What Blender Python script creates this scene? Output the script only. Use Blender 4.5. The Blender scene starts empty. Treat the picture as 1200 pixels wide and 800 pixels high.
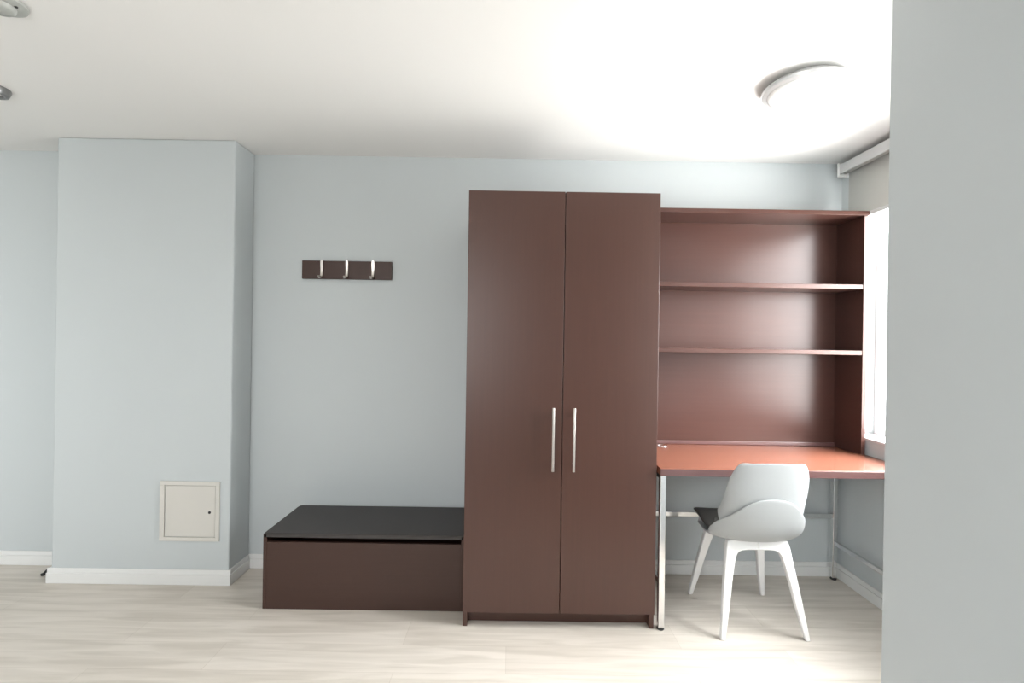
import bpy, bmesh, math
from mathutils import Vector, Matrix
PI = math.pi
S = bpy.context.scene
C = S.collection

# ------------------------------------------------------------ camera
cam_d = bpy.data.cameras.new('camera')
cam = bpy.data.objects.new('camera', cam_d)
C.objects.link(cam)
cam_d.sensor_width = 36.0
cam_d.lens = 581.7 / 1200 * 36
cam_d.clip_start = 0.05
cam.matrix_world = (Matrix.Translation((0, 0, 1.4)) @ Matrix.Rotation(-0.0027, 4, 'Z')
                    @ Matrix.Rotation(PI / 2, 4, 'X') @ Matrix.Rotation(0.0154, 4, 'Z'))
S.camera = cam

# ------------------------------------------------------------ room measures
YB, ZC, XR, XL, YR = 3.03, 2.515, 2.012, -4.3, -1.0
XN, YN = 1.06, 1.400              # left face and far end of the wall mass beside the camera
WT = 0.25
W1 = (1.50, 2.94, 0.875, 2.38)    # window in the right wall: y0 y1 z0 z1
W2 = (-2.2, -0.32, 0.75, 2.32)     # window in the wall behind the camera: x0 x1 z0 z1

# ------------------------------------------------------------ daylight
SKY_SHADE, SKY_SUN = 10.5, 56.0
w = bpy.data.worlds.new('sky')
S.world = w
w.use_nodes = True
wn = w.node_tree
bg = wn.nodes['Background']
tc = wn.nodes.new('ShaderNodeTexCoord')
sep = wn.nodes.new('ShaderNodeSeparateXYZ')
rmp = wn.nodes.new('ShaderNodeValToRGB')
mr = wn.nodes.new('ShaderNodeMapRange')
mr.inputs['From Min'].default_value = -1
wn.links.new(tc.outputs['Generated'], sep.inputs[0])
wn.links.new(sep.outputs['Z'], mr.inputs['Value'])
wn.links.new(mr.outputs[0], rmp.inputs[0])
rmp.color_ramp.elements[0].position = 0.42
rmp.color_ramp.elements[0].color = (.62, .62, .60, 1)
rmp.color_ramp.elements[1].position = 0.56
rmp.color_ramp.elements[1].color = (.97, .99, 1, 1)
wn.links.new(rmp.outputs[0], bg.inputs['Color'])
# the sky is far brighter on the sunny side, beyond the right window
sun_side = wn.nodes.new('ShaderNodeMapRange')
sun_side.interpolation_type = 'SMOOTHSTEP'
sun_side.inputs['From Min'].default_value = 0.27
sun_side.inputs['From Max'].default_value = 0.62
sun_side.inputs['To Min'].default_value = SKY_SHADE
sun_side.inputs['To Max'].default_value = SKY_SUN
wn.links.new(sep.outputs['X'], sun_side.inputs['Value'])
wn.links.new(sun_side.outputs[0], bg.inputs['Strength'])


def portal(name, loc, rot, sx, sy):
    l = bpy.data.lights.new(name, 'AREA')
    l.shape = 'RECTANGLE'
    l.size, l.size_y = sx, sy
    l.cycles.is_portal = True
    o = bpy.data.objects.new(name, l)
    C.objects.link(o)
    o.location = loc
    o.rotation_euler = rot


portal('daylight_right', (XR + WT + .03, (W1[0] + W1[1]) / 2, (W1[2] + W1[3]) / 2), (0, PI / 2, 0),
       W1[3] - W1[2], W1[1] - W1[0])
portal('daylight_rear', ((W2[0] + W2[1]) / 2, YR - WT - .03, (W2[2] + W2[3]) / 2), (PI / 2, 0, 0),
       W2[1] - W2[0], W2[3] - W2[2])

S.view_settings.view_transform = 'Standard'
S.view_settings.look = 'None'
S.view_settings.gamma = 1
S.view_settings.use_curve_mapping = False
S.view_settings.exposure = -0.2


# ------------------------------------------------------------ materials
def base_mat(name):
    m = bpy.data.materials.new(name)
    m.use_nodes = True
    return m, m.node_tree.nodes, m.node_tree.links, m.node_tree.nodes['Principled BSDF']


def plain(name, col, rough=.5, metal=0, noise=0, scale=30, bump=0, spec=.5):
    m, n, l, b = base_mat(name)
    b.inputs['Base Color'].default_value = (*col, 1)
    b.inputs['Roughness'].default_value = rough
    b.inputs['Metallic'].default_value = metal
    b.inputs['Specular IOR Level'].default_value = spec
    t = n.new('ShaderNodeTexCoord')
    nz = n.new('ShaderNodeTexNoise')
    nz.inputs['Scale'].default_value = scale
    nz.inputs['Detail'].default_value = 4
    l.new(t.outputs['Object'], nz.inputs['Vector'])
    if noise:
        mx = n.new('ShaderNodeMix')
        mx.data_type = 'RGBA'
        mx.inputs['A'].default_value = (*[c * (1 - noise) for c in col], 1)
        mx.inputs['B'].default_value = (*[min(1, c * (1 + noise)) for c in col], 1)
        l.new(nz.outputs['Fac'], mx.inputs['Factor'])
        l.new(mx.outputs['Result'], b.inputs['Base Color'])
    if bump:
        bp = n.new('ShaderNodeBump')
        bp.inputs['Strength'].default_value = bump
        bp.inputs['Distance'].default_value = .002
        l.new(nz.outputs['Fac'], bp.inputs['Height'])
        l.new(bp.outputs[0], b.inputs['Normal'])
    return m


def wood(name, col, vary=.18, rough=.3, axis='Z', spec=.5, coat=0):
    """veneer: fine grain stretched along an axis"""
    m, n, l, b = base_mat(name)
    t = n.new('ShaderNodeTexCoord')
    mp = n.new('ShaderNodeMapping')
    sc = {'Z': (60, 60, 1.6), 'X': (1.6, 60, 60)}[axis]
    mp.inputs['Scale'].default_value = sc
    nz = n.new('ShaderNodeTexNoise')
    nz.inputs['Scale'].default_value = 1.5
    nz.inputs['Detail'].default_value = 6
    nz.inputs['Distortion'].default_value = .4
    mx = n.new('ShaderNodeMix')
    mx.data_type = 'RGBA'
    mx.inputs['A'].default_value = (*[c * (1 - vary) for c in col], 1)
    mx.inputs['B'].default_value = (*[c * (1 + vary) for c in col], 1)
    l.new(t.outputs['Object'], mp.inputs[0])
    l.new(mp.outputs[0], nz.inputs['Vector'])
    l.new(nz.outputs['Fac'], mx.inputs['Factor'])
    l.new(mx.outputs['Result'], b.inputs['Base Color'])
    b.inputs['Roughness'].default_value = rough
    b.inputs['Specular IOR Level'].default_value = spec
    b.inputs['Coat Weight'].default_value = coat
    b.inputs['Coat Roughness'].default_value = rough * .8
    return m


def floor_mat():
    m, n, l, b = base_mat('laminate')
    t = n.new('ShaderNodeTexCoord')
    br = n.new('ShaderNodeTexBrick')
    br.inputs['Color1'].default_value = (.58, .53, .47, 1)
    br.inputs['Color2'].default_value = (.635, .585, .525, 1)
    br.inputs['Mortar'].default_value = (.50, .45, .39, 1)
    br.inputs['Scale'].default_value = 1
    br.inputs['Mortar Size'].default_value = .0012
    br.inputs['Mortar Smooth'].default_value = .3
    br.inputs['Brick Width'].default_value = 1.28
    br.inputs['Row Height'].default_value = .19
    br.offset = .37
    l.new(t.outputs['Object'], br.inputs['Vector'])
    mp = n.new('ShaderNodeMapping')
    mp.inputs['Scale'].default_value = (1.3, 14, 1)
    nz = n.new('ShaderNodeTexNoise')
    nz.inputs['Scale'].default_value = 1.6
    nz.inputs['Detail'].default_value = 7
    nz.inputs['Distortion'].default_value = .8
    l.new(t.outputs['Object'], mp.inputs[0])
    l.new(mp.outputs[0], nz.inputs['Vector'])
    r = n.new('ShaderNodeValToRGB')
    r.color_ramp.elements[0].position = .35
    r.color_ramp.elements[0].color = (.86, .85, .83, 1)
    r.color_ramp.elements[1].position = .62
    r.color_ramp.elements[1].color = (1.04, 1.04, 1.04, 1)
    l.new(nz.outputs['Fac'], r.inputs[0])
    # knots
    vo = n.new('ShaderNodeTexVoronoi')
    vo.inputs['Scale'].default_value = 1.0
    mp2 = n.new('ShaderNodeMapping')
    mp2.inputs['Scale'].default_value = (1.3, 3.4, 1)
    l.new(t.outputs['Object'], mp2.inputs[0])
    l.new(mp2.outputs[0], vo.inputs['Vector'])
    kr = n.new('ShaderNodeValToRGB')
    kr.color_ramp.elements[0].position = .012
    kr.color_ramp.elements[0].color = (.6, .55, .5, 1)
    kr.color_ramp.elements[1].position = .035
    kr.color_ramp.elements[1].color = (1, 1, 1, 1)
    l.new(vo.outputs['Distance'], kr.inputs[0])
    m1 = n.new('ShaderNodeMix')
    m1.data_type = 'RGBA'
    m1.blend_type = 'MULTIPLY'
    m1.inputs['Factor'].default_value = 1
    m2 = n.new('ShaderNodeMix')
    m2.data_type = 'RGBA'
    m2.blend_type = 'MULTIPLY'
    m2.inputs['Factor'].default_value = 1
    l.new(br.outputs['Color'], m1.inputs['A'])
    l.new(r.outputs[0], m1.inputs['B'])
    l.new(m1.outputs['Result'], m2.inputs['A'])
    l.new(kr.outputs[0], m2.inputs['B'])
    l.new(m2.outputs['Result'], b.inputs['Base Color'])
    b.inputs['Roughness'].default_value = .42
    return m


def glass_mat():
    m = bpy.data.materials.new('pane_glass')
    m.use_nodes = True
    n, l = m.node_tree.nodes, m.node_tree.links
    n.remove(n['Principled BSDF'])
    tr = n.new('ShaderNodeBsdfTransparent')
    gl = n.new('ShaderNodeBsdfGlossy')
    gl.inputs['Roughness'].default_value = .02
    mx = n.new('ShaderNodeMixShader')
    mx.inputs[0].default_value = .05
    l.new(tr.outputs[0], mx.inputs[1])
    l.new(gl.outputs[0], mx.inputs[2])
    l.new(mx.outputs[0], n['Material Output'].inputs['Surface'])
    return m


def blind_mat():
    m = bpy.data.materials.new('blind_cloth')
    m.use_nodes = True
    n, l = m.node_tree.nodes, m.node_tree.links
    b = n['Principled BSDF']
    b.inputs['Base Color'].default_value = (.46, .46, .44, 1)
    b.inputs['Roughness'].default_value = .9
    t = n.new('ShaderNodeBsdfTranslucent')
    t.inputs['Color'].default_value = (.46, .455, .43, 1)
    mx = n.new('ShaderNodeMixShader')
    mx.inputs[0].default_value = .15
    l.new(b.outputs[0], mx.inputs[1])
    l.new(t.outputs[0], mx.inputs[2])
    l.new(mx.outputs[0], n['Material Output'].inputs['Surface'])
    return m


M = dict(
    wall=plain('wall_paint', (.520, .553, .562), .75, noise=.015, scale=3, bump=.05),
    ceil=plain('ceiling_paint', (.76, .75, .735), .8, noise=.01, scale=2),
    white=plain('white_trim', (.74, .74, .73), .4, noise=.01),
    pvc=plain('window_plastic', (.8, .8, .8), .3, noise=.01),
    floor=floor_mat(),
    wenge=wood('wenge_veneer', (.060, .0245, .0165), .12, .36, spec=.55),
    wenge_in=wood('mahogany_veneer', (.062, .028, .022), .12, .28, 'X', spec=.28),
    bench=wood('brown_veneer', (.052, .026, .0195), .12, .42, 'X', spec=.35),
    lid=plain('charcoal_lid', (.040, .034, .032), .5, noise=.08, scale=80, bump=.1),
    desk=wood('red_brown_laminate', (.19, .072, .045), .10, .27, 'X'),
    edge=wood('plum_edge_band', (.10, .05, .047), .06, .3, 'X'),
    chrome=plain('chrome', (.78, .78, .78), .16, 1, noise=.01),
    steel=plain('brushed_steel', (.66, .62, .58), .28, 1, noise=.04, scale=200),
    black=plain('black_rubber', (.015, .015, .015), .6, noise=.1),
    dark=plain('dark_gap', (.008, .006, .006), .9, noise=.1),
    shell=plain('grey_plastic', (.35, .36, .36), .42, noise=.015),
    legs=plain('white_plastic', (.78, .77, .76), .32, noise=.01),
    cushion=plain('grey_cloth', (.075, .073, .068), .85, noise=.15, scale=300, bump=.3),
    panel=plain('cream_metal', (.60, .58, .54), .4, noise=.01),
    lampw=plain('opal_glass', (.82, .82, .81), .2, noise=.01),
    lampring=plain('satin_ring', (.62, .62, .62), .3, .5, noise=.02),
    detector=plain('detector_plastic', (.36, .37, .35), .45, noise=.02),
    spot=plain('spot_ring', (.22, .22, .22), .35, .6, noise=.05),
    glass=glass_mat(), blind=blind_mat(),
    alu=plain('painted_aluminium', (.60, .60, .60), .35, noise=.01),
)


# ------------------------------------------------------------ helpers
def add_box(bm, x0, x1, y0, y1, z0, z1, bev=0, seg=2):
    v = [bm.verts.new((x, y, z)) for x in (x0, x1) for y in (y0, y1) for z in (z0, z1)]
    f = [(0, 1, 3, 2), (4, 6, 7, 5), (0, 4, 5, 1), (2, 3, 7, 6), (0, 2, 6, 4), (1, 5, 7, 3)]
    fs = [bm.faces.new([v[i] for i in q]) for q in f]
    if bev:
        es = list({e for q in fs for e in q.edges})
        bmesh.ops.bevel(bm, geom=es, offset=bev, segments=seg, profile=.5, affect='EDGES')
    return fs


def box(*a, bev=0, seg=2):
    bm = bmesh.new()
    add_box(bm, *a, bev=bev, seg=seg)
    return bm


def obj(name, bm, mat, parent=None, smooth=False, label=None):
    """link a bmesh given in world coordinates as one mesh; origin at the mesh base or parented in place"""
    bmesh.ops.recalc_face_normals(bm, faces=bm.faces[:])
    off = Vector(parent.get('_o', (0, 0, 0))) if parent else None
    if parent is None:
        cs = [v.co for v in bm.verts]
        off = Vector(((min(c.x for c in cs) + max(c.x for c in cs)) / 2,
                      (min(c.y for c in cs) + max(c.y for c in cs)) / 2, min(c.z for c in cs)))
    bmesh.ops.translate(bm, verts=bm.verts[:], vec=-off)
    me = bpy.data.meshes.new(name)
    bm.to_mesh(me)
    bm.free()
    me.materials.append(mat)
    if smooth:
        for p in me.polygons:
            p.use_smooth = True
        me.set_sharp_from_angle(angle=.75)
    o = bpy.data.objects.new(name, me)
    C.objects.link(o)
    if parent:
        o.parent = parent
    else:
        o.location = off
    if label:
        o['label'] = label
    return o


def sub(name, bm, mat, part, root, smooth=False, label=None):
    """a part of a part (its part sits at the root's origin)"""
    o = obj(name, bm, mat, root, smooth, label)
    o.parent = part
    return o


def thing(name, label, cat, loc, group=None):
    o = bpy.data.objects.new(name, None)
    o.empty_display_size = .1
    C.objects.link(o)
    o.location = loc
    o['_o'] = list(loc)
    if label:
        o['label'] = label
    if cat:
        o['category'] = cat
    if group:
        o['group'] = group
    return o


def struct(name, bm, mat, smooth=False):
    # keep world coordinates so the textures run on
    bmesh.ops.recalc_face_normals(bm, faces=bm.faces[:])
    me = bpy.data.meshes.new(name)
    bm.to_mesh(me)
    bm.free()
    me.materials.append(mat)
    o = bpy.data.objects.new(name, me)
    C.objects.link(o)
    o['kind'] = 'structure'
    return o


def lathe(bm, prof, cx, cy, seg=48, cap=True):
    rings = []
    for r, z in prof:
        if r < 1e-6:
            rings.append([bm.verts.new((cx, cy, z))])
        else:
            rings.append([bm.verts.new((cx + r * math.cos(2 * PI * k / seg), cy + r * math.sin(2 * PI * k / seg), z))
                          for k in range(seg)])
    for a, b in zip(rings, rings[1:]):
        for k in range(seg):
            k2 = (k + 1) % seg
            if len(a) == 1 and len(b) == 1:
                continue
            if len(a) == 1:
                bm.faces.new((a[0], b[k2], b[k]))
            elif len(b) == 1:
                bm.faces.new((a[k], a[k2], b[0]))
            else:
                bm.faces.new((a[k], a[k2], b[k2], b[k]))
    return bm


def tube(bm, pts, r, seg=12, radii=None):
    pts = [Vector(p) for p in pts]
    rings = []
    up = None
    for i, p in enumerate(pts):
        t = (pts[min(i + 1, len(pts) - 1)] - pts[max(i - 1, 0)]).normalized()
        if up is None:
            up = Vector((0, 0, 1)) if abs(t.z) < .9 else Vector((1, 0, 0))
        a = (up - t * up.dot(t)).normalized()
        up = a
        b = t.cross(a)
        rr = radii[i] if radii else r
        rings.append([bm.verts.new(p + a * rr * math.cos(2 * PI * k / seg) + b * rr * math.sin(2 * PI * k / seg))
                      for k in range(seg)])
    for A, B in zip(rings, rings[1:]):
        for k in range(seg):
            bm.faces.new((A[k], A[(k + 1) % seg], B[(k + 1) % seg], B[k]))
    bm.faces.new(rings[0][::-1])
    bm.faces.new(rings[-1])
    return bm


def spline(P, n):
    """Catmull-Rom through tuples of any length"""
    Q = [P[0]] + list(P) + [P[-1]]
    out = []
    for i in range(1, len(Q) - 2):
        for k in range(n):
            t = k / n
            out.append(tuple(.5 * ((2 * b) + (-a + c) * t + (2 * a - 5 * b + 4 * c - d) * t * t
                                   + (-a + 3 * b - 3 * c + d) * t ** 3)
                             for a, b, c, d in zip(Q[i - 1], Q[i], Q[i + 1], Q[i + 2])))
    out.append(tuple(P[-1]))
    return out


# ------------------------------------------------------------ the room
struct('floor', box(XL - WT, XR + WT, YR - WT, YB + WT, -.1, 0), M['floor'])
struct('ceiling', box(XL - WT, XR + WT, YR - WT, YB + WT, ZC, ZC + .1), M['ceil'])
struct('wall_back', box(XL - WT, XR + WT, YB, YB + WT, 0, ZC), M['wall'])
struct('wall_left', box(XL - WT, XL, YR, YB, 0, ZC), M['wall'])


def holed(name, ax, a0, a1, t0, t1, hole):
    bm = bmesh.new()
    p0, p1, z0, z1 = hole
    for (u0, u1, v0, v1) in ((a0, p0, 0, ZC), (p1, a1, 0, ZC), (p0, p1, 0, z0), (p0, p1, z1, ZC)):
        if ax == 'y':
            add_box(bm, t0, t1, u0, u1, v0, v1)
        else:
            add_box(bm, u0, u1, t0, t1, v0, v1)
    return struct(name, bm, M['wall'])


holed('wall_right', 'y', YN, YB, XR, XR + WT, W1)
holed('wall_rear', 'x', XL - WT, XN, YR - WT, YR, W2)
struct('wall_near', box(XN, XR + WT, YR - WT, YN, 0, ZC, bev=.004), M['wall'])
# the boxed-out pillar on the back wall
PX0, PX1, PY = -2.580, -1.576, 2.815
struct('wall_pillar', box(PX0, PX1, PY, YB, 0, ZC, bev=.008), M['wall'])


def skirting(name, runs):
    bm = bmesh.new()
    for (x0, x1, y0, y1, side) in runs:
        # stepped profile: board plus slimmer rounded lip
        add_box(bm, x0, x1, y0, y1, 0, .058, bev=.002)
        t = .006
        a = [x0, x1, y0, y1]
        if side == 'y':
            a[2] += t
        elif side == '-x':
            a[0] += t
        elif side == 'x':
            a[1] -= t
        add_box(bm, *a, .056, .084, bev=.004)
    return struct(name, bm, M['white'])


T = .016
skirting('baseboard_left', [(XL, PX0, YB - T, YB, 'y')])
skirting('baseboard_pillar', [(PX0 - T, PX1 + T, PY - T, PY, 'y'), (PX1, PX1 + T, PY, YB - T, 'x'),
                              (PX0 - T, PX0, PY, YB - T, '-x')])
skirting('baseboard_back', [(PX1, XR, YB - T, YB, 'y')])
skirting('baseboard_right', [(XR - T, XR, YN, YB - T, '-x')])


def window(name, frame_boxes, pane, sill):
    r = thing(name, None, None, (0, 0, 0))
    r['kind'] = 'structure'
    bm = bmesh.new()
    for b in frame_boxes:
        add_box(bm, *b, bev=.004)
    obj('window_frame', bm, M['pvc'], r)
    obj('window_pane', box(*pane), M['glass'], r)
    obj('window_sill', box(*sill, bev=.003), M['alu'], r)


y0, y1, z0, z1 = W1
fx0, fx1, ft = XR + .15, XR + .21, .05
ym = y0 + .42
window('window_1', [(fx0, fx1, y0, y0 + ft, z0, z1), (fx0, fx1, y1 - ft, y1, z0, z1),
                    (fx0, fx1, y0 + ft, y1 - ft, z0, z0 + ft), (fx0, fx1, y0 + ft, y1 - ft, z1 - ft, z1),
                    (fx0, fx1, ym - .035, ym + .035, z0 + ft, z1 - ft)],
       (XR + .175, XR + .181, y0 + ft, y1 - ft, z0 + ft, z1 - ft),
       (XR - .008, XR + .15, y0 + .001, y1 - .001, z0 - .001, z0 + .014))
x0, x1, z0, z1 = W2
fy0, fy1 = YR - .21, YR - .15
xm = (x0 + x1) / 2
window('window_2', [(x0, x0 + ft, fy0, fy1, z0, z1), (x1 - ft, x1, fy0, fy1, z0, z1),
                    (x0 + ft, x1 - ft, fy0, fy1, z0, z0 + ft), (x0 + ft, x1 - ft, fy0, fy1, z1 - ft, z1),
                    (xm - .035, xm + .035, fy0, fy1, z0 + ft, z1 - ft)],
       (x0 + ft, x1 - ft, YR - .181, YR - .175, z0 + ft, z1 - ft),
       (x0 + .001, x1 - .001, YR - .15, YR + .02, z0 - .001, z0 + .014))

# ------------------------------------------------------------ wardrobe
WX0, WX1, WY, WB, WZ = -0.215, 0.724, 2.422, 3.008, 2.135
t = thing('wardrobe', 'tall dark brown two-door wardrobe standing between the low chest and the desk', 'wardrobe',
          ((WX0 + WX1) / 2, WY, 0))
CF = WY + .017            # carcass front, behind the doors
bm = bmesh.new()
add_box(bm, WX0, WX0 + .022, CF, WB, 0, WZ - .002, bev=.001)
obj('side_panel', bm, M['wenge'], t)
bm = bmesh.new()
add_box(bm, WX1 - .022, WX1, CF, WB, 0, WZ - .002, bev=.001)
obj('side_panel', bm, M['wenge'], t)
obj('top_panel', box(WX0 + .022, WX1 - .022, CF, WB, WZ - .024, WZ - .002), M['wenge'], t)
obj('bottom_panel', box(WX0 + .022, WX1 - .022, CF, WB, .078, .100), M['wenge'], t)
obj('back_panel', box(WX0 + .022, WX1 - .022, WB - .006, WB, .100, WZ - .024), M['wenge'], t)
obj('plinth', box(WX0 + .022, WX1 - .022, CF + .05, CF + .066, 0, .078), M['wenge'], t)
GX = 0.2585
for (a, b, hx) in ((WX0 + .001, GX - .0018, .2125), (GX + .0018, WX1 - .001, .3135)):
    d = obj('door', box(a, b, WY, WY + .016, .076, WZ, bev=.0015), M['wenge'], t)
    bm = bmesh.new()
    tube(bm, [(hx, WY - .030, .776), (hx, WY - .030, 1.082)], .0066, 16)
    for z in (.810, 1.048):
        tube(bm, [(hx, WY - .030, z), (hx, WY + .001, z)], .0045, 12)
    sub('handle', bm, M['steel'], d, t, True, 'slim brushed metal bar handle')

# ------------------------------------------------------------ low chest
BX0, BX1, BY, BB, BZ = -1.262, -0.222, 2.567, 3.008, .391
t = thing('storage_chest', 'long low dark brown chest with a charcoal lid, against the wall left of the wardrobe',
          'chest', ((BX0 + BX1) / 2, BY, 0))
for a, b in ((BX0, BX0 + .018), (BX1 - .018, BX1)):
    obj('side_panel', box(a, b, BY, BB, 0, BZ - .004, bev=.0015), M['bench'], t)
obj('front_panel', box(BX0 + .018, BX1 - .018, BY + .001, BY + .019, 0, BZ - .046, bev=.001), M['bench'], t)
obj('back_panel', box(BX0 + .018, BX1 - .018, BB - .012, BB, 0, BZ - .022), M['bench'], t)
obj('bottom_panel', box(BX0 + .018, BX1 - .018, BY + .019, BB - .012, .01, .026), M['bench'], t)
# lid with clipped rear-left corner
bm = bmesh.new()
lo = [(BX0 + .001, BY), (BX1, BY), (BX1, BB), (BX0 + .018, BB), (BX0 + .005, BB - .010), (BX0 + .001, BB - .030)]
vb = [bm.verts.new((x, y, BZ - .0205)) for x, y in lo]
vt = [bm.verts.new((x, y, BZ)) for x, y in lo]
bm.faces.new(vb[::-1])
bm.faces.new(vt)
for i in range(len(lo)):
    j = (i + 1) % len(lo)
    bm.faces.new((vb[i], vb[j], vt[j], vt[i]))
bmesh.ops.bevel(bm, geom=[e for e in bm.edges if abs(e.verts[0].co.z - BZ) < 1e-6 and abs(e.verts[1].co.z - BZ) < 1e-6],
                offset=.003, segments=2, affect='EDGES')
obj('lid', bm, M['lid'], t, label='smooth charcoal lid')

# ------------------------------------------------------------ coat rack
RX0, RX1, RZ0, RZ1 = -1.272, -.728, 1.762, 1.872
t = thing('coat_rack', 'short dark brown board with three silver hooks mounted on the bare wall', 'coat rack',
          ((RX0 + RX1) / 2, YB, RZ0))
obj('backboard', box(RX0, RX1, YB - .018, YB, RZ0, RZ1, bev=.002), M['bench'], t)
for hx in (-1.150, -.998, -.840):
    bm = bmesh.new()
    # flat bent strap: (forward, up, half width)
    prof = spline([(.024, .118, .009), (.023, .095, .010), (.0215, .06, .009), (.024, .030, .009),
                   (.034, .014, .010), (.050, .009, .010), (.062, .010, .009), (.070, .016, .008)], 5)
    rings = []
    for i, (f, u, h) in enumerate(prof):
        p = Vector((0, -f, u))
        a = Vector((0, -prof[max(i - 1, 0)][0], prof[max(i - 1, 0)][1]))
        b = Vector((0, -prof[min(i + 1, len(prof) - 1)][0], prof[min(i + 1, len(prof) - 1)][1]))
        tn = (b - a).normalized()
        nn = Vector((0, -tn.z, tn.y)) * .0035
        o = Vector((hx, YB, RZ0 - .004))
        h *= .75
        rings.append([bm.verts.new(o + p + q) for q in
                      (Vector((-h, 0, 0)) - nn, Vector((h, 0, 0)) - nn, Vector((h, 0, 0)) + nn, Vector((-h, 0, 0)) + nn)])
    for A, B in zip(rings, rings[1:]):
        for k in range(4):
            bm.faces.new((A[k], A[(k + 1) % 4], B[(k + 1) % 4], B[k]))
    bm.faces.new(rings[0][::-1])
    bm.faces.new(rings[-1])
    obj('hook', bm, M['steel'], t, label='silver curved metal hook')

# ------------------------------------------------------------ access panel on the pillar
t = thing('access_panel', 'square cream metal access hatch with a small lock set low in the pillar', 'hatch',
          (-1.84, PY, .24))
AX0, AX1, AZ0, AZ1 = -1.967, -1.630, .245, .582
bm = bmesh.new()
for b in ((AX0, AX1, AZ0, AZ0 + .022), (AX0, AX1, AZ1 - .022, AZ1), (AX0, AX0 + .026, AZ0 + .022, AZ1 - .022),
          (AX1 - .022, AX1, AZ0 + .022, AZ1 - .022)):
    add_box(bm, b[0], b[1], PY - .010, PY, b[2], b[3], bev=.0015)
obj('frame', bm, M['panel'], t)
d = obj('door', box(AX0 + .0295, AX1 - .025, PY - .006, PY, AZ0 + .0245, AZ1 - .0245, bev=.0012), M['panel'], t)
bm = bmesh.new()
tube(bm, [(AX1 - .056, PY - .0085, .408), (AX1 - .056, PY - .002, .408)], .0075, 20)
sub('lock', bm, M['black'], d, t, True, 'round black lock')

# black cable stub sticking out behind the pillar's skirting
bm = bmesh.new()
pts = spline([(PX0 - .018, 2.93, .045), (PX0 - .060, 2.912, .044), (PX0 - .092, 2.902, .030), (PX0 - .110, 2.895, .010),
              (PX0 - .112, 2.88, .009)], 6)
tube(bm, pts, .009, 10)
o = obj('cable_end', bm, M['black'], None, True)
o['label'] = 'short black cable end on the floor at the left corner of the pillar skirting'
o['category'] = 'cable'

# ------------------------------------------------------------ desk
DX0, DX1, DY, DB, DZ = .736, 2.000, 2.400, 3.012, .7965
t = thing('desk', 'reddish brown desk on chrome tube legs, under the open shelving and right of the wardrobe', 'desk',
          ((DX0 + DX1) / 2, DY, 0))
tp = obj('desktop', box(DX0, DX1, DY + .002, DB, DZ - .036, DZ, bev=.0015), M['desk'], t)
sub('edge_band', box(DX0, DX1, DY, DY + .003, DZ - .036, DZ - .003, bev=.001), M['edge'], tp, t,
    label='dull plum edge band')
LW = .030
ly = (DY + .022, DB - .045)
for lx in (DX0 + .006, DX1 - .052):
    for k, y in enumerate(ly):
        lg = obj('leg', box(lx, lx + LW, y, y + LW, .012, DZ - .036, bev=.004), M['chrome'], t)
        bm = bmesh.new()
        lathe(bm, [(0, 0), (.016, 0), (.018, .003), (.018, .008), (.015, .013), (0, .013)], lx + LW / 2, y + LW / 2, 20)
        sub('foot_cap', bm, M['black'], lg, t, True, 'round black foot')
    obj('side_stretcher', box(lx + .005, lx + LW - .005, ly[0] + LW, ly[1], .212, .236, bev=.003), M['chrome'], t)
    obj('top_rail', box(lx + .002, lx + LW - .002, ly[0] + LW, ly[1], DZ - .062, DZ - .036, bev=.003), M['chrome'], t)
obj('rear_bar', box(DX0 + .006 + LW, DX1 - .052, ly[1] + .004, ly[1] + .026, .368, .396, bev=.003), M['chrome'], t)
# cable grommet
bm = bmesh.new()
lathe(bm, [(.024, DZ - .001), (.024, DZ + .003), (.027, DZ + .005), (.031, DZ + .0035), (.032, DZ - .001)], .905, 2.935, 32)
obj('cable_grommet', bm, M['chrome'], t, True, 'small round metal grommet ring')

# ------------------------------------------------------------ shelving on the desk
HX0, HX1, HY, HB, HZ = .738, 1.988, 2.767, 3.012, 2.158
t = thing('bookcase', 'open dark reddish brown shelf unit with empty shelves, standing on the desk', 'bookcase',
          ((HX0 + HX1) / 2, HY, DZ))
for a, b in ((HX0, HX0 + .022), (HX1 - .022, HX1)):
    obj('side_panel', box(a, b, HY, HB, DZ + .001, HZ - .024, bev=.0015), M['wenge_in'], t)
obj('top_panel', box(HX0, HX1 + .002, HY - .006, HB, HZ - .024, HZ, bev=.0015), M['wenge_in'], t)
obj('back_panel', box(HX0 + .022, HX1 - .022, HB - .010, HB, DZ + .001, HZ - .024), M['wenge_in'], t)
for z in (1.735, 1.366):
    obj('shelf', box(HX0 + .022, HX1 - .022, HY + .002, HB - .010, z - .0125, z + .0125, bev=.002), M['wenge_in'], t)
obj('bottom_rail', box(HX0 + .022, HX1 - .022, HB - .022, HB - .010, DZ + .001, DZ + .022, bev=.003), M['edge'], t)

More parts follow.
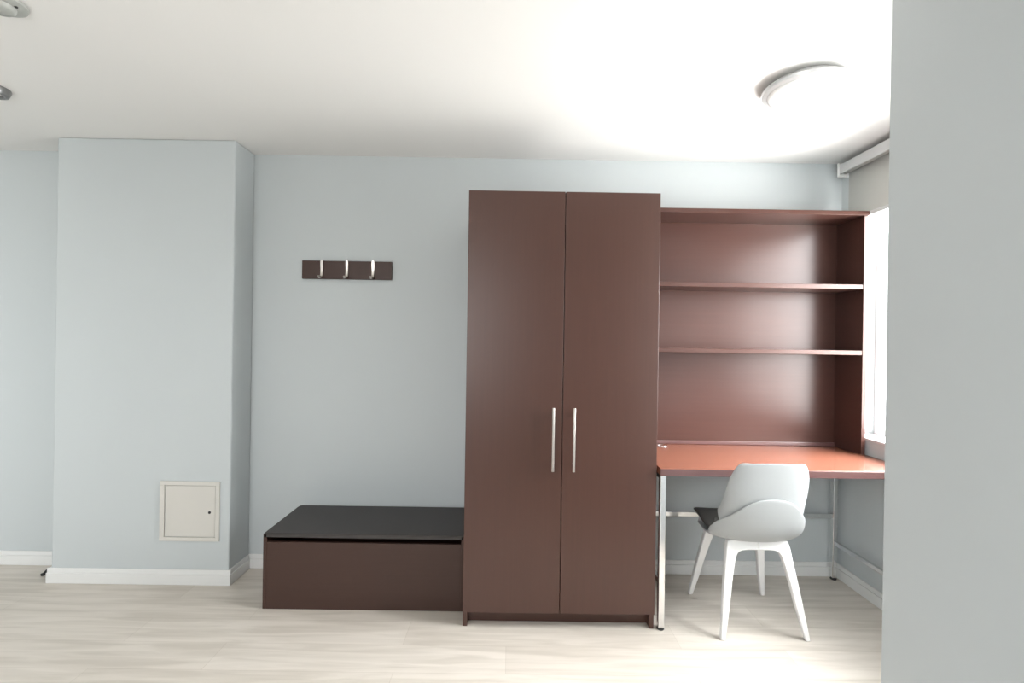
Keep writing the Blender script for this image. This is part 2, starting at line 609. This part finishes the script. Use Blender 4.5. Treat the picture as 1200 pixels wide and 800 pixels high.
# ------------------------------------------------------------ roller blind
t = thing('roller_blind', 'pale grey roller blind half lowered over the window, beyond the shelf unit', 'blind',
          (XR, 2.1, 2.5))
BYa, BYb = W1[0] - .06, 2.955
bm = bmesh.new()
add_box(bm, XR - .062, XR, BYa, BYb, 2.470, 2.482, bev=.002)
add_box(bm, XR - .068, XR - .058, BYa, BYb, 2.425, 2.482, bev=.003)
obj('headrail', bm, M['alu'], t)
for y in (BYa - .006, BYb):
    obj('bracket', box(XR - .074, XR, y, y + .012, 2.410, 2.494, bev=.004), M['white'], t)
bm = bmesh.new()
tube(bm, [(XR - .031, BYa, 2.443), (XR - .031, BYb, 2.443)], .016, 20)
obj('roller', bm, M['blind'], t, True)
obj('cloth', box(XR - .015, XR - .0138, BYa + .012, BYb - .008, 2.160, 2.446), M['blind'], t)
obj('bottom_bar', box(XR - .0195, XR - .010, BYa + .012, BYb - .008, 2.138, 2.160, bev=.003), M['alu'], t)

# ------------------------------------------------------------ ceiling lamp
LX, LY = 1.238, 2.105
t = thing('ceiling_lamp', 'round white flush ceiling lamp above the desk area', 'ceiling lamp', (LX, LY, ZC))
bm = lathe(bmesh.new(), [(0, ZC), (.140, ZC), (.146, ZC - .006), (.146, ZC - .020), (0, ZC - .020)], LX, LY, 64)
obj('mounting_plate', bm, M['lampring'], t, True)
bm = lathe(bmesh.new(), [(.145, ZC - .016), (.166, ZC - .018), (.172, ZC - .026), (.168, ZC - .036), (.150, ZC - .041), (.140, ZC - .038), (.150, ZC - .018)], LX, LY, 64)
obj('rim', bm, M['lampring'], t, True, 'satin grey rim')
prof = [(.149 * math.cos(a), ZC - .038 - .034 * math.sin(a)) for a in [PI / 2 * k / 12 for k in range(12)]] + [(0, ZC - .072)]
bm = lathe(bmesh.new(), prof, LX, LY, 64)
obj('lamp_shade', bm, M['lampw'], t, True, 'opal white shallow dome')

# ------------------------------------------------------------ ceiling fittings at the left
SX, SY = -1.73, 1.665
t = thing('smoke_detector', 'flat grey-white smoke detector with a tiny dark dot on the ceiling, nearer than the spotlight', 'smoke detector',
          (SX, SY, ZC))
bm = lathe(bmesh.new(), [(0, ZC), (.072, ZC), (.075, ZC - .004), (.073, ZC - .012), (.060, ZC - .018), (0, ZC - .020)], SX, SY, 48)
obj('base', bm, M['detector'], t, True)
bm = lathe(bmesh.new(), [(.045, ZC - .017), (.043, ZC - .028), (.036, ZC - .034), (0, ZC - .036)], SX, SY, 48)
obj('cap', bm, M['detector'], t, True)
bm = lathe(bmesh.new(), [(0, ZC - .014), (.005, ZC - .014), (.005, ZC - .0205), (0, ZC - .0205)], SX + .0535, SY + .005, 16)
obj('indicator', bm, M['black'], t, True, 'tiny dark dot')

QX, QY = -2.37, 2.26
t = thing('ceiling_spotlight', 'small round spotlight with a dark ring, on the ceiling in front of the pillar', 'spotlight', (QX, QY, ZC))
bm = lathe(bmesh.new(), [(.040, ZC), (.062, ZC), (.064, ZC - .006), (.055, ZC - .030), (.044, ZC - .034), (.036, ZC - .028), (.034, ZC - .010)], QX, QY, 40)
obj('ring', bm, M['spot'], t, True, 'dark grey metal ring')
bm = lathe(bmesh.new(), [(.036, ZC - .020), (.02, ZC - .024), (0, ZC - .025)], QX, QY, 40)
obj('lens', bm, M['lampw'], t, True)

# ------------------------------------------------------------ chair
CX, CY = 1.230, 2.570
chair = thing('desk_chair', 'light grey moulded shell chair with white splayed legs pushed up to the desk', 'chair', (CX, CY, 0))
# centre line: y, z, half width, forward sweep of the edges, lift of the edges
KEY = [(.215, .452, .178, .000, .008),
       (.190, .470, .205, .000, .010),
       (.100, .472, .216, .000, .014),
       (.000, .460, .219, .000, .016),
       (-.090, .452, .219, .012, .026),
       (-.165, .468, .213, .045, .055),
       (-.215, .525, .205, .080, .058),
       (-.240, .600, .197, .078, .026),
       (-.256, .690, .192, .058, .004),
       (-.270, .770, .184, .044, -.004),
       (-.280, .822, .169, .036, -.010),
       (-.285, .848, .155, .032, -.014),
       (-.286, .856, .138, .028, -.014)]
PR = spline(KEY, 6)
NT = 28


def shell_pt(fs, tt):
    i = max(0, min(len(PR) - 1.001, fs * (len(PR) - 1)))
    k = int(i)
    f = i - k
    a = [p * (1 - f) + q * f for p, q in zip(PR[k], PR[k + 1])]
    y, z, hw, sw, lf = a
    e = abs(tt) ** 2.2
    return Vector((CX + hw * math.sin(tt * PI / 2 * .92) / math.sin(PI / 2 * .92), CY + y + sw * e, z + lf * e))


def sheet(fn, ns, nt, thick):
    """closed thin solid over fn(i/ns, tt); thick > 0 goes along the outward (under/back) side"""
    bm = bmesh.new()
    P = [[fn(i / ns, -1 + 2 * j / nt) for j in range(nt + 1)] for i in range(ns + 1)]
    N = []
    for i in range(ns + 1):
        row = []
        for j in range(nt + 1):
            du = P[min(i + 1, ns)][j] - P[max(i - 1, 0)][j]
            dv = P[i][min(j + 1, nt)] - P[i][max(j - 1, 0)]
            n = du.cross(dv)
            row.append(n.normalized() if n.length > 1e-9 else Vector((0, 0, 1)))
        N.append(row)
    mid = N[ns // 4][nt // 2]
    sgn = 1 if mid.z < 0 else -1
    A = [[bm.verts.new(P[i][j]) for j in range(nt + 1)] for i in range(ns + 1)]
    B = [[bm.verts.new(P[i][j] + N[i][j] * sgn * thick) for j in range(nt + 1)] for i in range(ns + 1)]
    for i in range(ns):
        for j in range(nt):
            bm.faces.new((A[i][j], A[i + 1][j], A[i + 1][j + 1], A[i][j + 1]))
            bm.faces.new((B[i][j], B[i][j + 1], B[i + 1][j + 1], B[i + 1][j]))
    ring = [(i, 0) for i in range(ns)] + [(ns, j) for j in range(nt)] + [(i, nt) for i in range(ns, 0, -1)] + [(0, j) for j in range(nt, 0, -1)]
    for k in range(len(ring)):
        a, b = ring[k], ring[(k + 1) % len(ring)]
        bm.faces.new((A[a[0]][a[1]], B[a[0]][a[1]], B[b[0]][b[1]], A[b[0]][b[1]]))
    return bm


def modify(o, sub_lv=1):
    m = o.modifiers.new('smooth', 'SUBSURF')
    m.levels = m.render_levels = sub_lv
    return o


FB = .52       # where the seat turns into the backrest
modify(obj('backrest', sheet(lambda s, v: shell_pt((.38 + .15 * abs(v) ** 3) * (1 - s) + s, v), 44, NT, .007), M['shell'], chair, True))


def bucket(s, v):
    top = .665 - .275 * abs(v) ** 2.5
    bot = .02 + .10 * abs(v) ** 3
    p = shell_pt(bot + (top - bot) * s, v * 1.0)
    return p


def offset_sheet(fn, d):
    e = .004

    def g(s, v):
        s0, s1 = max(s - e, 0), min(s + e, 1)
        v0, v1 = max(v - e, -1), min(v + e, 1)
        n = (fn(s1, v) - fn(s0, v)).cross(fn(s, v1) - fn(s, v0)).normalized()
        if n.z > 0 and s < .3:
            n = -n
        return fn(s, v) + n * d * SG
    return g


_n = (bucket(.21, 0) - bucket(.19, 0)).cross(bucket(.2, .01) - bucket(.2, -.01))
SG = 1 if _n.z < 0 else -1
modify(obj('seat_shell', sheet(offset_sheet(bucket, .013), 44, NT, .008), M['shell'], chair, True))


def pad(s, v):
    q = .012 + .46 * s
    p = shell_pt(q, v * .955)
    return p + Vector((0, 0, .022 * (1 - abs(v) ** 8 * .55) * (1 - (2 * s - 1) ** 8 * .55)))


modify(obj('seat_cushion', sheet(pad, 22, 20, .020), M['cushion'], chair, True, 'dark grey upholstered seat pad'))


def leg(sx, sy):
    """half of a moulded arch that runs out into one tapered leg: stations of (outer x, z, inner x, z)"""
    st = [(0, .445, 0, .397), (.060, .445, .055, .397), (.100, .445, .080, .395), (.130, .444, .096, .388),
          (.148, .436, .107, .376), (.156, .408, .115, .357), (.163, .360, .123, .325), (.180, .250, .140, .250),
          (.194, .150, .158, .150), (.207, .050, .180, .050), (.2135, 0, .191, 0)]
    bm = bmesh.new()
    rings = []
    for (xo, zo, xi, zi) in st:
        r = []
        for (x, z, e) in ((xo, zo, 1), (xo, zo, -1), (xi, zi, -1), (xi, zi, 1)):
            y = .118 + (.2135 - .118) * (1 - z / .445)
            h = .0115 + .0065 * z / .445
            r.append(bm.verts.new((CX + sx * x, CY + sy * (y + e * h), z)))
        rings.append(r)
    for A, B in zip(rings, rings[1:]):
        for k in range(4):
            bm.faces.new((A[k], A[(k + 1) % 4], B[(k + 1) % 4], B[k]))
    bm.faces.new(rings[0])
    bm.faces.new(rings[-1])
    return bm


for sx in (-1, 1):
    for sy in (-1, 1):
        lg = obj('leg', leg(sx, sy), M['legs'], chair, True, 'white tapered plastic leg')
        bv = lg.modifiers.new('bevel', 'BEVEL')
        bv.width = .0055
        bv.segments = 3
        bv.limit_method = 'ANGLE'
        bv.angle_limit = .9
bm = box(CX - .07, CX + .07, CY - .09, CY + .09, .425, .452, bev=.01)
obj('seat_hub', bm, M['legs'], chair)

for o in bpy.data.objects:
    if '_o' in o:
        del o['_o']
